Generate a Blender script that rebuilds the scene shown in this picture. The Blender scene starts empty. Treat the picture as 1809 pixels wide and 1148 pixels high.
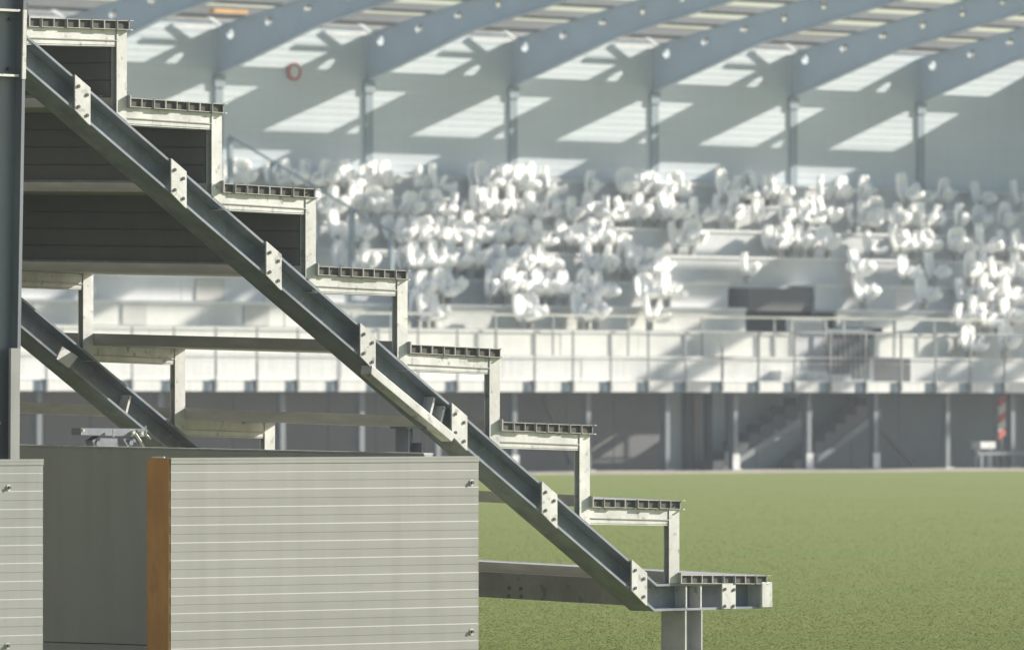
import bpy, bmesh, math, random
import numpy as np
from mathutils import Vector, Matrix
random.seed(7); np.random.seed(7)
rad = math.radians

# ------------------------------------------------------------------ camera
W0, H0 = 1809.0, 1148.0
F = 14000.0                      # focal length in photo pixels (long telephoto)
TH = rad(44.4)                   # view direction, turned from the stand's cross direction
CH = 1.40                       # eye height over the pitch
PITCH = math.atan(146.0 / F)
C0 = Vector((0, 0, CH))
FW = Vector((math.sin(TH) * math.cos(PITCH), math.cos(TH) * math.cos(PITCH), math.sin(PITCH)))
RT = Vector((math.cos(TH), -math.sin(TH), 0))
UP = RT.cross(FW)

scene = bpy.context.scene
cam_data = bpy.data.cameras.new('camera')
cam_data.sensor_width = 36.0
cam_data.lens = F / W0 * 36.0
cam_data.clip_start = 1.0
cam_data.clip_end = 5000
cam = bpy.data.objects.new('camera', cam_data)
scene.collection.objects.link(cam)
M = Matrix((RT, UP, -FW)).transposed().to_4x4()
M.translation = C0
cam.matrix_world = M
scene.camera = cam
cam_data.dof.use_dof = True
cam_data.dof.focus_distance = 42.5
cam_data.dof.aperture_fstop = 9.0

# ------------------------------------------------------------------ light
SUN = Vector((3.0, -1.0, 1.38)).normalized()     # towards the sun
elev = math.asin(SUN.z)
az = math.atan2(SUN.x, SUN.y)
world = bpy.data.worlds.new('World'); scene.world = world; world.use_nodes = True
nt = world.node_tree
bg = nt.nodes['Background']
sky = nt.nodes.new('ShaderNodeTexSky'); sky.sky_type = 'NISHITA'; sky.sun_disc = False
sky.sun_elevation = elev; sky.sun_rotation = az
sky.air_density = 1.1; sky.dust_density = 1.0; sky.ozone_density = 1.5
nt.links.new(sky.outputs[0], bg.inputs[0]); bg.inputs[1].default_value = 0.075
sl = bpy.data.lights.new('sun', 'SUN'); sl.energy = 5.0; sl.angle = rad(0.5); sl.color = (1.0, 0.945, 0.85)
so = bpy.data.objects.new('sun', sl); scene.collection.objects.link(so)
so.rotation_euler = SUN.to_track_quat('Z', 'Y').to_euler()
scene.view_settings.view_transform = 'Standard'
scene.view_settings.look = 'None'
scene.view_settings.exposure = 0.90
scene.view_settings.gamma = 1.0

# ------------------------------------------------------------------ projection helpers
def ray(px, py):
    return (FW * F + RT * (px - W0 / 2) + UP * (H0 / 2 - py)).normalized()
def at_Y(px, py, Y):
    r = ray(px, py); return C0 + r * (Y / r.y)
def at_Z(px, py, Z=0.0):
    r = ray(px, py); return C0 + r * ((Z - CH) / r.z)
def at_X(px, py, X):
    r = ray(px, py); return C0 + r * (X / r.x)
def proj(p):
    d = Vector(p) - C0; z = d.dot(FW)
    return (W0 / 2 + F * d.dot(RT) / z, H0 / 2 - F * d.dot(UP) / z)
def YX(px, X, Z=CH):           # Y where the vertical line X=const shows at column px
    return at_X(px, 720, X).y

# ------------------------------------------------------------------ materials
def new_mat(name):
    m = bpy.data.materials.new(name); m.use_nodes = True
    n = m.node_tree; b = n.nodes['Principled BSDF']
    return m, n, b
def mat(name, c1, c2=None, rough=0.5, metal=0.0, scale=3.0, bump=0.0, bscale=40.0, detail=6, stretch=(1, 1, 1), spots=None, streak=0.0):
    m, n, b = new_mat(name)
    b.inputs['Roughness'].default_value = rough
    b.inputs['Metallic'].default_value = metal
    c2 = c2 or tuple(x * 0.8 for x in c1)
    tc = n.nodes.new('ShaderNodeTexCoord'); mp = n.nodes.new('ShaderNodeMapping')
    mp.inputs['Scale'].default_value = stretch
    n.links.new(tc.outputs['Object'], mp.inputs[0])
    nz = n.nodes.new('ShaderNodeTexNoise'); nz.inputs['Scale'].default_value = scale; nz.inputs['Detail'].default_value = detail
    nz.inputs['Roughness'].default_value = 0.65
    n.links.new(mp.outputs[0], nz.inputs['Vector'])
    cr = n.nodes.new('ShaderNodeValToRGB')
    cr.color_ramp.elements[0].position = 0.35; cr.color_ramp.elements[1].position = 0.65
    cr.color_ramp.elements[0].color = (*c2, 1); cr.color_ramp.elements[1].color = (*c1, 1)
    n.links.new(nz.outputs[0], cr.inputs[0])
    out = cr.outputs[0]
    if spots:
        n2 = n.nodes.new('ShaderNodeTexNoise'); n2.inputs['Scale'].default_value = spots[1]; n2.inputs['Detail'].default_value = 4
        n.links.new(mp.outputs[0], n2.inputs['Vector'])
        r2 = n.nodes.new('ShaderNodeValToRGB'); r2.color_ramp.elements[0].position = spots[2]; r2.color_ramp.elements[1].position = spots[2] + 0.08
        n.links.new(n2.outputs[0], r2.inputs[0])
        mx = n.nodes.new('ShaderNodeMix'); mx.data_type = 'RGBA'
        n.links.new(r2.outputs[0], mx.inputs[0]); n.links.new(out, mx.inputs[6]); mx.inputs[7].default_value = (*spots[0], 1)
        out = mx.outputs[2]
    if streak:
        m2 = n.nodes.new('ShaderNodeMapping'); m2.inputs['Scale'].default_value = (9, 9, .7)
        n.links.new(tc.outputs['Object'], m2.inputs[0])
        n4 = n.nodes.new('ShaderNodeTexNoise'); n4.inputs['Scale'].default_value = 1.0; n4.inputs['Detail'].default_value = 5
        n.links.new(m2.outputs[0], n4.inputs['Vector'])
        r4 = n.nodes.new('ShaderNodeMapRange'); r4.inputs[1].default_value = .42; r4.inputs[2].default_value = .75
        r4.inputs[3].default_value = 1.0; r4.inputs[4].default_value = 1 - streak
        n.links.new(n4.outputs[0], r4.inputs[0])
        m4 = n.nodes.new('ShaderNodeVectorMath'); m4.operation = 'SCALE'
        n.links.new(out, m4.inputs[0]); n.links.new(r4.outputs[0], m4.inputs['Scale']); out = m4.outputs[0]
    n.links.new(out, b.inputs['Base Color'])
    nr = n.nodes.new('ShaderNodeMapRange'); nr.inputs[3].default_value = max(0, rough - 0.1); nr.inputs[4].default_value = min(1, rough + 0.12)
    n.links.new(nz.outputs[0], nr.inputs[0]); n.links.new(nr.outputs[0], b.inputs['Roughness'])
    if bump:
        n3 = n.nodes.new('ShaderNodeTexNoise'); n3.inputs['Scale'].default_value = bscale; n3.inputs['Detail'].default_value = 5
        n.links.new(mp.outputs[0], n3.inputs['Vector'])
        bp = n.nodes.new('ShaderNodeBump'); bp.inputs['Strength'].default_value = bump; bp.inputs['Distance'].default_value = 0.02
        n.links.new(n3.outputs[0], bp.inputs['Height']); n.links.new(bp.outputs[0], b.inputs['Normal'])
    return m

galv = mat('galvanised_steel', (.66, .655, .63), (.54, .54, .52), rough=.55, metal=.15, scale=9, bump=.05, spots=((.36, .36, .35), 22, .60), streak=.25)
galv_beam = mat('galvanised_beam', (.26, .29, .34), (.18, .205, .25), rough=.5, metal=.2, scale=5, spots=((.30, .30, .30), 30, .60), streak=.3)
galv_col = mat('grey_blue_column_steel', (.20, .225, .26), (.15, .165, .19), rough=.45, metal=.35, scale=3, stretch=(1, 1, .3), streak=.25)
alu = mat('aluminium_plank', (.42, .41, .385), (.32, .31, .295), rough=.55, metal=.1, scale=14, stretch=(1, .2, 1))
riserm = mat('dark_riser_board', (.13, .13, .125), (.105, .105, .10), rough=.6, scale=4)
cladm = mat('grey_cladding_paint', (.305, .305, .29), (.285, .285, .27), rough=.45, scale=1.2, stretch=(.4, 1, 3), spots=((.26, .26, .245), 5, .70), streak=.12, bump=.06, bscale=2.5)
cladw = mat('silver_cladding_paint', (.30, .305, .30), (.275, .28, .275), rough=.45, scale=1.2, stretch=(.4, 1, 3), streak=.2)
encl = mat('enclosure_sheet', (.50, .50, .465), (.45, .45, .425), rough=.6, scale=1.5, streak=.12, spots=((.38, .37, .34), 3, .66))
rust = mat('rusted_steel', (.56, .275, .08), (.42, .19, .05), rough=.85, scale=5, bump=.3, bscale=60, stretch=(1, 1, .5), spots=((.33, .15, .06), 5, .62), streak=.2)
paperm = mat('white_chalked_edge', (.75, .73, .70), rough=.8)
boltm = mat('dark_bolt_steel', (.07, .07, .07), rough=.5, metal=.4)
brightm = mat('new_zinc', (.75, .75, .72), rough=.35, metal=.4)
blackin = mat('plank_hollow_shade', (.10, .095, .085), rough=.9)
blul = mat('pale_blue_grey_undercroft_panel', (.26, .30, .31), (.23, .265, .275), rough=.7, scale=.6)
darkpurl = mat('purlin_underside_shade', (.13, .14, .145), (.10, .11, .115), rough=.6, scale=2)  # dark all over, standing in for the shaded undersides of the purlins
weath = mat('weathered_edge_beam', (.23, .225, .21), (.17, .165, .155), rough=.7, scale=5, spots=((.12, .12, .12), 14, .62), streak=.2)
deckcol = mat('dull_deck_column_paint', (.17, .195, .205), (.13, .15, .16), rough=.6, scale=2)
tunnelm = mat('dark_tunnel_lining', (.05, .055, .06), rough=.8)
whitec = mat('pale_precast_concrete', (.74, .74, .71), (.66, .66, .63), rough=.75, scale=.9, detail=8, stretch=(.5, 1, 2), streak=.15)
rowgrey = mat('riser_shade_and_wall_grey', (.60, .605, .60), (.52, .53, .53), rough=.6, scale=1.3)  # greyer on the upper risers, where it stands in for roof shade
whitec2 = mat('pale_step_face', (.64, .64, .59), (.54, .54, .5), rough=.75, scale=1.3)
wallm = mat('back_wall_cladding', (.60, .655, .68), (.55, .60, .625), rough=.55, scale=.4, stretch=(.3, 1, 3), streak=.04)
rafterm = mat('blue_grey_rafter_paint', (.46, .535, .60), (.40, .47, .53), rough=.45, scale=1.0)
colm = mat('blue_grey_column_paint', (.27, .33, .37), (.22, .28, .32), rough=.45, scale=1.0)
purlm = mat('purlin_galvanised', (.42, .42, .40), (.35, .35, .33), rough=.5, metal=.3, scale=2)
sleeve = mat('white_sleeve', (.85, .85, .85), rough=.35)
seatm = mat('film_wrapped_white_plastic', (.90, .89, .85), (.86, .86, .83), rough=.7, scale=5, bump=.08, bscale=14)
_b = seatm.node_tree.nodes['Principled BSDF']
_b.inputs['Subsurface Weight'].default_value = .85; _b.inputs['Subsurface Radius'].default_value = (.30, .29, .25); _b.inputs['Subsurface Scale'].default_value = .5
railm = mat('railing_galvanised', (.33, .34, .34), (.27, .28, .28), rough=.45, metal=.3, scale=3)
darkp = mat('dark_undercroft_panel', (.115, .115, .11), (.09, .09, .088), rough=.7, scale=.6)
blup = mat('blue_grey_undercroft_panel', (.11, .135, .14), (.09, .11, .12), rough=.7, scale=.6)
pave = mat('pinkish_paving', (.46, .40, .36), (.36, .32, .29), rough=.9, scale=1.2, bump=.3, bscale=6)
underf = mat('undercroft_gravel', (.24, .23, .21), (.16, .155, .15), rough=.95, scale=2, bump=.5, bscale=12)
redm = mat('red_sign_paint', (.55, .08, .06), rough=.5)
whitem = mat('white_sign_paint', (.78, .78, .76), rough=.5)
orangem = mat('orange_board_wood', (.75, .42, .16), rough=.7)
brownm = mat('brown_board', (.16, .14, .115), rough=.8)

def turf_mat():
    m, n, b = new_mat('artificial_turf')
    b.inputs['Roughness'].default_value = .9
    b.inputs['Specular IOR Level'].default_value = .15
    tc = n.nodes.new('ShaderNodeTexCoord')
    def noise(scale, stretch, det=4):
        mp = n.nodes.new('ShaderNodeMapping'); mp.inputs['Scale'].default_value = stretch
        n.links.new(tc.outputs['Object'], mp.inputs[0])
        z = n.nodes.new('ShaderNodeTexNoise'); z.inputs['Scale'].default_value = scale; z.inputs['Detail'].default_value = det
        n.links.new(mp.outputs[0], z.inputs['Vector']); return z
    a = noise(.35, (.5, 1, 1), 6); c = noise(22, (1, .6, 1), 8)
    cr = n.nodes.new('ShaderNodeValToRGB'); e = cr.color_ramp.elements
    e[0].position = .35; e[0].color = (.160, .201, .041, 1); e[1].position = .65; e[1].color = (.174, .215, .049, 1)
    n.links.new(c.outputs[0], cr.inputs[0])
    r2 = n.nodes.new('ShaderNodeValToRGB'); e = r2.color_ramp.elements
    e[0].position = .38; e[0].color = (1, 1, 1, 1); e[1].position = .62; e[1].color = (1.10, 1.0, 1.05, 1)
    n.links.new(a.outputs[0], r2.inputs[0])
    mx = n.nodes.new('ShaderNodeMix'); mx.data_type = 'RGBA'; mx.blend_type = 'MULTIPLY'; mx.inputs[0].default_value = 1
    n.links.new(cr.outputs[0], mx.inputs[6]); n.links.new(r2.outputs[0], mx.inputs[7])
    n.links.new(mx.outputs[2], b.inputs['Base Color'])
    return m
turf = turf_mat()

# ------------------------------------------------------------------ object helpers
COL = scene.collection
class MB:
    def __init__(self): self.v = []; self.f = []
    def add(self, vs, fs):
        o = len(self.v); self.v += [tuple(v) for v in vs]; self.f += [tuple(i + o for i in f) for f in fs]; return self
    def box(self, x0, x1, y0, y1, z0, z1):
        return self.add([(x0, y0, z0), (x1, y0, z0), (x1, y1, z0), (x0, y1, z0), (x0, y0, z1), (x1, y0, z1), (x1, y1, z1), (x0, y1, z1)],
                        [(0, 3, 2, 1), (4, 5, 6, 7), (0, 1, 5, 4), (1, 2, 6, 5), (2, 3, 7, 6), (3, 0, 4, 7)])
    def prismY(self, pts, y0, y1):       # polygon in XZ pulled along Y
        n = len(pts)
        ar = sum(pts[i][0] * pts[(i + 1) % n][1] - pts[(i + 1) % n][0] * pts[i][1] for i in range(n))
        if ar < 0: pts = pts[::-1]
        vs = [(x, y0, z) for x, z in pts] + [(x, y1, z) for x, z in pts]
        fs = [tuple(range(n)), tuple(range(2 * n - 1, n - 1, -1))]
        fs += [(i, i + n, (i + 1) % n + n, (i + 1) % n) for i in range(n)]
        return self.add(vs, fs)
    def prismX(self, pts, x0, x1):       # polygon in YZ pulled along X
        n = len(pts)
        ar = sum(pts[i][0] * pts[(i + 1) % n][1] - pts[(i + 1) % n][0] * pts[i][1] for i in range(n))
        if ar > 0: pts = pts[::-1]
        vs = [(x0, y, z) for y, z in pts] + [(x1, y, z) for y, z in pts]
        fs = [tuple(range(n)), tuple(range(2 * n - 1, n - 1, -1))]
        fs += [(i, i + n, (i + 1) % n + n, (i + 1) % n) for i in range(n)]
        return self.add(vs, fs)
    def bar(self, a, b, w, h, side=None):        # rectangular bar from a to b
        a = Vector(a); b = Vector(b); d = (b - a).normalized()
        s = Vector(side) if side else (d.cross(Vector((0, 0, 1))) if abs(d.z) < .95 else Vector((1, 0, 0)))
        s = (s - d * s.dot(d)).normalized(); u = s.cross(d).normalized()
        vs = []
        for p in (a, b):
            for i, j in ((-1, -1), (1, -1), (1, 1), (-1, 1)): vs.append(p + s * i * w / 2 + u * j * h / 2)
        return self.add(vs, [(0, 1, 2, 3), (7, 6, 5, 4), (0, 4, 5, 1), (1, 5, 6, 2), (2, 6, 7, 3), (3, 7, 4, 0)])
    def tube(self, a, b, r, n=10, cap=True):
        a = Vector(a); b = Vector(b); d = (b - a).normalized()
        s = d.orthogonal().normalized(); u = d.cross(s)
        vs = [p + (s * math.cos(2 * math.pi * k / n) + u * math.sin(2 * math.pi * k / n)) * r for p in (a, b) for k in range(n)]
        fs = [(k, (k + 1) % n, (k + 1) % n + n, k + n) for k in range(n)]
        if cap: fs += [tuple(range(n - 1, -1, -1)), tuple(range(n, 2 * n))]
        return self.add(vs, fs)
    def mesh(self, name, m, smooth=False, bevel=0):
        me = bpy.data.meshes.new(name); me.from_pydata(self.v, [], self.f)
        bm = bmesh.new(); bm.from_mesh(me)
        bmesh.ops.recalc_face_normals(bm, faces=bm.faces)
        if bevel: bmesh.ops.bevel(bm, geom=list(bm.edges), offset=bevel, segments=1, affect='EDGES', clamp_overlap=True)
        bm.to_mesh(me); bm.free()
        if m: me.materials.append(m)
        if smooth:
            for p in me.polygons: p.use_smooth = True
        me.update(); return me
    def build(self, name, m, parent=None, smooth=False, bevel=0, **kw):
        return link(name, self.mesh(name, m, smooth, bevel), parent, **kw)

def link(name, me, parent=None, loc=None, label=None, cat=None, group=None, kind=None):
    o = bpy.data.objects.new(name, me); COL.objects.link(o)
    if loc is not None: o.location = loc
    if parent is not None: 
        o.parent = parent
        if loc is None and parent.location.length: o.matrix_parent_inverse = Matrix.Translation(-parent.location)
    tag(o, label, cat, group, kind); return o
def tag(o, label=None, cat=None, group=None, kind=None):
    if label: o['label'] = label
    if cat: o['category'] = cat
    if group: o['group'] = group
    if kind: o['kind'] = kind
def empty(name, loc=(0, 0, 0), label=None, cat=None, group=None, kind=None):
    o = bpy.data.objects.new(name, None); COL.objects.link(o); o.location = loc; o.empty_display_size = .3
    tag(o, label, cat, group, kind); return o

# ------------------------------------------------------------------ key planes
YA = (FW * 42.4 / FW.dot(FW)).y + 0        # plane of the near raker frame, refined at px 700
_r = ray(700, 720); YA = (_r * (42.4 / _r.dot(FW))).y
_r = ray(1000, 700); YF = (_r * (175.0 / _r.dot(FW))).y     # front of the far stand
# second raker frame: one bay back
pA = at_Y(710, 497, YA); pB = at_X(155, 487, pA.x)
BAY = pB.y - YA; DZB = pB.z - pA.z
print('YA', YA, 'YF', YF, 'BAY', BAY, 'DZB', DZB)

# ================================================================== GROUND
pe = at_Z(1000, 838, 0)                       # pitch edge
YP = pe.y
MB().add([(-400, -150, 0), (900, -150, 0), (900, YP, 0), (-400, YP, 0)], [(0, 1, 2, 3)]).build('pitch', turf, kind='structure')
MB().add([(-400, YP, -.004), (900, YP, -.004), (900, YF + .6, -.004), (-400, YF + .6, -.004)], [(0, 1, 2, 3)]).build('paved_strip', pave, kind='structure')
MB().add([(-400, YF + .6, -.008), (900, YF + .6, -.008), (900, 1500, -.008), (-400, 1500, -.008)], [(0, 1, 2, 3)]).build('ground', underf, kind='structure')
MB().box(-20, 220, YP - .05, YP + .1, -.02, .05).build('pitch_kerb', pave, kind='structure')

def blades():
    pts = []
    # visible fan of the pitch, right of the near cladding
    N = 380000
    u = np.random.uniform(820, 1830, N); 
    # choose distances: even in the picture near, thinning far
    v = 842 + (1165 - 842) * np.random.uniform(0, 1, N) ** 0.75
    d = F * CH / (v - 720.0)
    lat = (u - W0 / 2) / F * d
    X = d * math.sin(TH) + lat * math.cos(TH); Y = d * math.cos(TH) - lat * math.sin(TH)
    keep = (Y < YP - .3)
    X, Y, d = X[keep], Y[keep], d[keep]; n = len(X)
    a = np.random.uniform(0, math.pi, n); h = np.random.uniform(.0008, .0025, n); w = .003 + .00005 * d
    lx = np.random.normal(0, .012, n); ly = np.random.normal(0, .012, n)
    dx, dy = np.cos(a) * w, np.sin(a) * w
    V = np.zeros((n, 3, 3))
    V[:, 0] = np.stack([X - dx, Y - dy, np.zeros(n)], 1); V[:, 1] = np.stack([X + dx, Y + dy, np.zeros(n)], 1)
    V[:, 2] = np.stack([X + lx, Y + ly, h], 1)
    me = bpy.data.meshes.new('turf_blades')
    me.vertices.add(n * 3); me.vertices.foreach_set('co', V.ravel())
    me.loops.add(n * 3); me.loops.foreach_set('vertex_index', np.arange(n * 3, dtype=np.int32))
    me.polygons.add(n); me.polygons.foreach_set('loop_start', np.arange(0, n * 3, 3, dtype=np.int32))
    me.update(); me.validate()
    me.materials.append(turf)
    link('turf_blades', me, kind='stuff', label='short green artificial turf blades covering the pitch', cat='turf')
blades()

# ================================================================== FAR STAND
XL, XR = at_Y(-260, 700, YF).x, at_Y(2560, 700, YF).x
RY = [672, 628, 583, 541, 497, 449, 402, 357, 320]     # picture height of each row's front edge near x=1100
TR = .78
LAND = 1.25
def row_y(i): return YF if i == 0 else YF + LAND + (i - 1) * TR
RZ = [at_Y(1100, RY[i], row_y(i)).z for i in range(9)]
YW = row_y(8) + .7
ZF0 = at_Y(1000, 692, YF).z
def Xf(px, Y, py=600): return at_Y(px, py, Y).x

stand = empty('far_stand', (Xf(1000, YF), YF, 0), 'far white stepped grandstand with pale risers across the pitch', 'grandstand')
# landing deck with one panel left out (light falls through it on the undercroft wall)
hx0, hx1 = Xf(1268, YF + .7, 690), Xf(1375, YF + .7, 690)
d = MB()
d.box(XL, hx0, YF + .06, YF + LAND, RZ[0] - .10, RZ[0] - .003)
d.box(hx1, XR, YF + .06, YF + LAND, RZ[0] - .10, RZ[0] - .003)
d.box(hx0, hx1, YF + .06, YF + .30, RZ[0] - .10, RZ[0] - .003)
d.box(hx0, hx1, YF + .86, YF + LAND, RZ[0] - .10, RZ[0] - .003)
d.build('landing_deck', whitec, stand)
MB().box(XL, XR, YF + .035, YF + .059, ZF0, RZ[0] - .03).build('fascia_shadow_band', colm, stand)  # blue grey showing between fascia panels stands in for bracket shadows
MB().box(XL, XR, YF - .01, YF + .059, RZ[0] - .028, RZ[0]).build('fascia_capping', whitec, stand)
_x0 = Xf(943, YF); _dx = (Xf(1209, YF) - _x0) / 4
for k in range(-17, 19):
    MB().box(_x0 + k * _dx + .03, _x0 + (k + .70) * _dx, YF, YF + .034, ZF0, RZ[0] - .03).build('fascia_panel', whitec, stand)
# vomitory opening
vx = (1292, 1480)
for i in range(1, 9):
    y = row_y(i); z0 = RZ[i - 1]; z1 = RZ[i]
    segs = [(XL, XR)]
    if i in (1, 2, 3, 4):
        a = {1: 1428, 2: 1393, 3: 1318, 4: 1287}[i]; b_ = {1: 1575, 2: 1545, 3: 1478, 4: 1440}[i]
        segs = [(XL, Xf(a, y)), (Xf(b_, y), XR)]
    for (a, b_) in segs:
        nseg = max(1, int((b_ - a) / 2.4)) if i <= 4 else 1
        for g in range(nseg):
            ga, gb = a + (b_ - a) * g / nseg, a + (b_ - a) * (g + 1) / nseg
            MB().box(ga + .009, gb - .009, y + (g % 3) * .004, y + .10, z0 - .12, z1 - .07).build('riser', rowgrey if i > 3 else whitec2 if i > 1 else whitec, stand)
        if nseg > 1: MB().box(a + .02, b_ - .02, y + .03, y + .095, z0 - .10, z1 - .08).build('riser_backing', rowgrey, stand)
        MB().box(a, b_, y - .03, y + TR + .02, z1 - .07, z1).build('step', whitec, stand)
# aisle half steps on the landing, tunnel front
for (p0, p1, z_, dy) in ((1380, 1462, RZ[0] + .24, .34), (1440, 1503, RZ[0] + .16, .62)):
    y = YF + LAND - dy
    MB().box(Xf(p0, y), Xf(p1, y), y, YF + LAND + .3, RZ[0] + .001, RZ[0] + z_ - RZ[0]).build('landing_half_step', whitec, stand)
yt = row_y(2) + .12
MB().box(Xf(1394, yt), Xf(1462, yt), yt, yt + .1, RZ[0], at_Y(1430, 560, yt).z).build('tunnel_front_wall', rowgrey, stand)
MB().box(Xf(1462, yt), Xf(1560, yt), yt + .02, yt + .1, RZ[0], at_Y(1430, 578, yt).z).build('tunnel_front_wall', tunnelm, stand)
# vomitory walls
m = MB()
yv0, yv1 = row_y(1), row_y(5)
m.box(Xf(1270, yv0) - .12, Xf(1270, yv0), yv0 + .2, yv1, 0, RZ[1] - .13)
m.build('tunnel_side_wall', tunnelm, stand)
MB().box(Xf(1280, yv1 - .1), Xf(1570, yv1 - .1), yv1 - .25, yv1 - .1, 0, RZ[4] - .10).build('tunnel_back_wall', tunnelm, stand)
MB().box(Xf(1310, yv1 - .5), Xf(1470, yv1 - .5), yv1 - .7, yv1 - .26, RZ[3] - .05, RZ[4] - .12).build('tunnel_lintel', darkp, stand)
# flush grey panels standing in for shaded patches on the risers
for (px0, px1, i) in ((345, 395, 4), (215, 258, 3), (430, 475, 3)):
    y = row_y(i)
    MB().box(Xf(px0, y), Xf(px1, y), y - .022, y - .002, RZ[i - 1] + .03, RZ[i] - .10).build('riser_shade_patch', purlm, stand)

# undercroft wall behind the legs
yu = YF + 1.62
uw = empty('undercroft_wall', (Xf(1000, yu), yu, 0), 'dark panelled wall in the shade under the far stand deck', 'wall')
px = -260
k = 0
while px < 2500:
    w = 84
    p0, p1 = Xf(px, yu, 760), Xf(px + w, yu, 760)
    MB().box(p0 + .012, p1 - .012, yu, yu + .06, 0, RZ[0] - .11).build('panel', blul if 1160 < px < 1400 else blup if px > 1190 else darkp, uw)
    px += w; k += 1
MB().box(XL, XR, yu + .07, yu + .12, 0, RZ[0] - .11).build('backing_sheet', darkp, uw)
for (p0, p1, mm) in ((1205, 1216, tunnelm), (1222, 1233, brownm), (1282, 1290, brownm)):
    MB().box(Xf(p0, yu, 760), Xf(p1, yu, 760), yu - .10, yu - .002, 0, RZ[0] - .115).build('door_jamb', mm, uw)
# legs of the deck
for j, px in enumerate((70, 285, 500, 640, 775, 910, 1040, 1180, 1300, 1430, 1548, 1675, 1790, 1905)):
    y = YF + .32; x = Xf(px, y, 760)
    t = empty('deck_column', (x, y, 0), None, 'column', 'steel columns carrying the far stand deck')
    t['label'] = {640: 'steel column under the far deck behind the tall dark wall top', 910: 'steel column under the far deck, just left of the lit patch',
                  1040: 'faint steel column under the far deck at the lit patch', 1180: 'steel column under the far deck right of the lit patch',
                  1300: 'steel column with painted sunlit foot beside the lower end of the stairs', 1430: 'steel column with painted sunlit foot in front of the stairs',
                  1548: 'steel column with painted sunlit foot at the upper end of the stairs', 1675: 'blue grey steel column between the stairs and striped board',
                  1790: 'steel column standing right of the red and white striped board'}.get(px, 'steel column under the far deck seen below the near stand')
    h = ZF0 - .02; w = .14
    MB().box(x - w / 2, x + w / 2, y, y + .014, .02, h).box(x - w / 2, x + w / 2, y + .166, y + .18, .02, h).box(x - .006, x + .006, y + .014, y + .166, .02, h).build('shaft', deckcol, t)
    MB().box(x - .15, x + .15, y - .06, y + .24, 0, .02).build('base_plate', galv, t)
    if px in (1300, 1430, 1548, 910):
        MB().box(x - .11, x + .11, y - .02, y - .002, .022, .36).build('sunlit_foot', whitem, t)  # white plate stands in for sun falling on the column foot
    MB().box(x - .08, x + .08, YF + .07, yu - .01, h + .001, RZ[0] - .101).build('deck_beam', deckcol, t)

# braces under the deck
for n_, (a, b_) in enumerate((((1505, 700), (1612, 818)), ((960, 700), (1010, 818)))):
    y = YF + 1.3
    MB().bar(at_Y(*a, y), at_Y(*b_, y), .07, .12).build('diagonal_brace', boltm, label='dark diagonal steel brace under the far deck, ' + ('right of the stairs' if n_ == 0 else 'left of the lit patch'), cat='brace')

# stairs under the deck
def stair(px0, px1, yoff, lab, steps):
    y0 = YF + yoff; y1 = y0 + .55
    a = at_Y(px0, 818, y0); b_ = at_Y(px1, 697, y0)
    t = empty('staircase', (a.x, y0, 0), lab, 'stairs')
    n = steps
    dx = (b_.x - a.x) / n; dz = (b_.z - .05) / n
    for s in range(n):
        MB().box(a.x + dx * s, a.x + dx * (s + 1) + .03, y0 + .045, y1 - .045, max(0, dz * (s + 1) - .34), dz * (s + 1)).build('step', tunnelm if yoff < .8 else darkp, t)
    for yy in (y0, y1 - .04):
        MB().prismY([(a.x + .22, 0.0), (a.x + .50, 0.0), (b_.x + .1, b_.z - .52), (b_.x + .1, b_.z - .30)], yy, yy + .04).build('stringer', deckcol, t)
stair(1262, 1432, .75, 'steep steel staircase under the far deck with open steps', 8)
stair(1405, 1552, 1.35 - .4, 'second stair flight under the far deck, right of the stepped one', 8)

# front railing
rl = empty('guard_railing', (Xf(1000, YF), YF, RZ[0]), 'long galvanised guard railing along the front of the far stand', 'railing')
ztop = at_Y(1000, 583, YF).z; zmid = at_Y(1000, 629, YF).z
px = 943 - 67.5 * 17
xs = []
x0 = Xf(943, YF); dx = (Xf(1209, YF) - x0) / 4
for k in range(-17, 19):
    x = x0 + k * dx; xs.append(x)
    MB().box(x - .016, x + .016, YF - .055, YF - .012, ZF0 + .02, ztop - .02).build('post', railm, rl)
    MB().box(x - .028, x + .028, YF - .07, YF - .011, ZF0 + .04, RZ[0] - .05).build('bracket', railm, rl)
for z, h in ((ztop, .03), (zmid, .022), (zmid - .14, .012)):
    MB().bar((xs[0], YF - .034, z), (xs[-1], YF - .034, z), .035, h).build('rail', railm, rl)
mb = MB()
x = xs[0]
while x < xs[-1]:
    mb.box(x - .004, x + .004, YF - .038, YF - .03, RZ[0] + .04, zmid - .15); x += .09
mb.build('balusters', railm, rl, kind='stuff')
# second railing on the third step
r2y = row_y(2) - .15
rl2 = empty('guard_railing', (Xf(1000, r2y), r2y, RZ[1]), 'slim bright railing on the step behind the front railing', 'railing')
zt2 = at_Y(1000, 557, r2y).z
xa, xb = Xf(560, r2y), Xf(1830, r2y)
MB().bar((xa, r2y, zt2), (xb, r2y, zt2), .05, .05).build('rail', brightm, rl2)
for px in (620, 690, 876, 977, 1110, 1240, 1368, 1398, 1458, 1490, 1522, 1580, 1650, 1720):
    x = Xf(px, r2y); w = .035 if px in (1398, 1458, 1490, 1522, 1580) else .022
    MB().box(x - w, x + w, r2y - .02, r2y + .02, RZ[1] + .001, zt2 - .026).build('post', railm, rl2)
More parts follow.
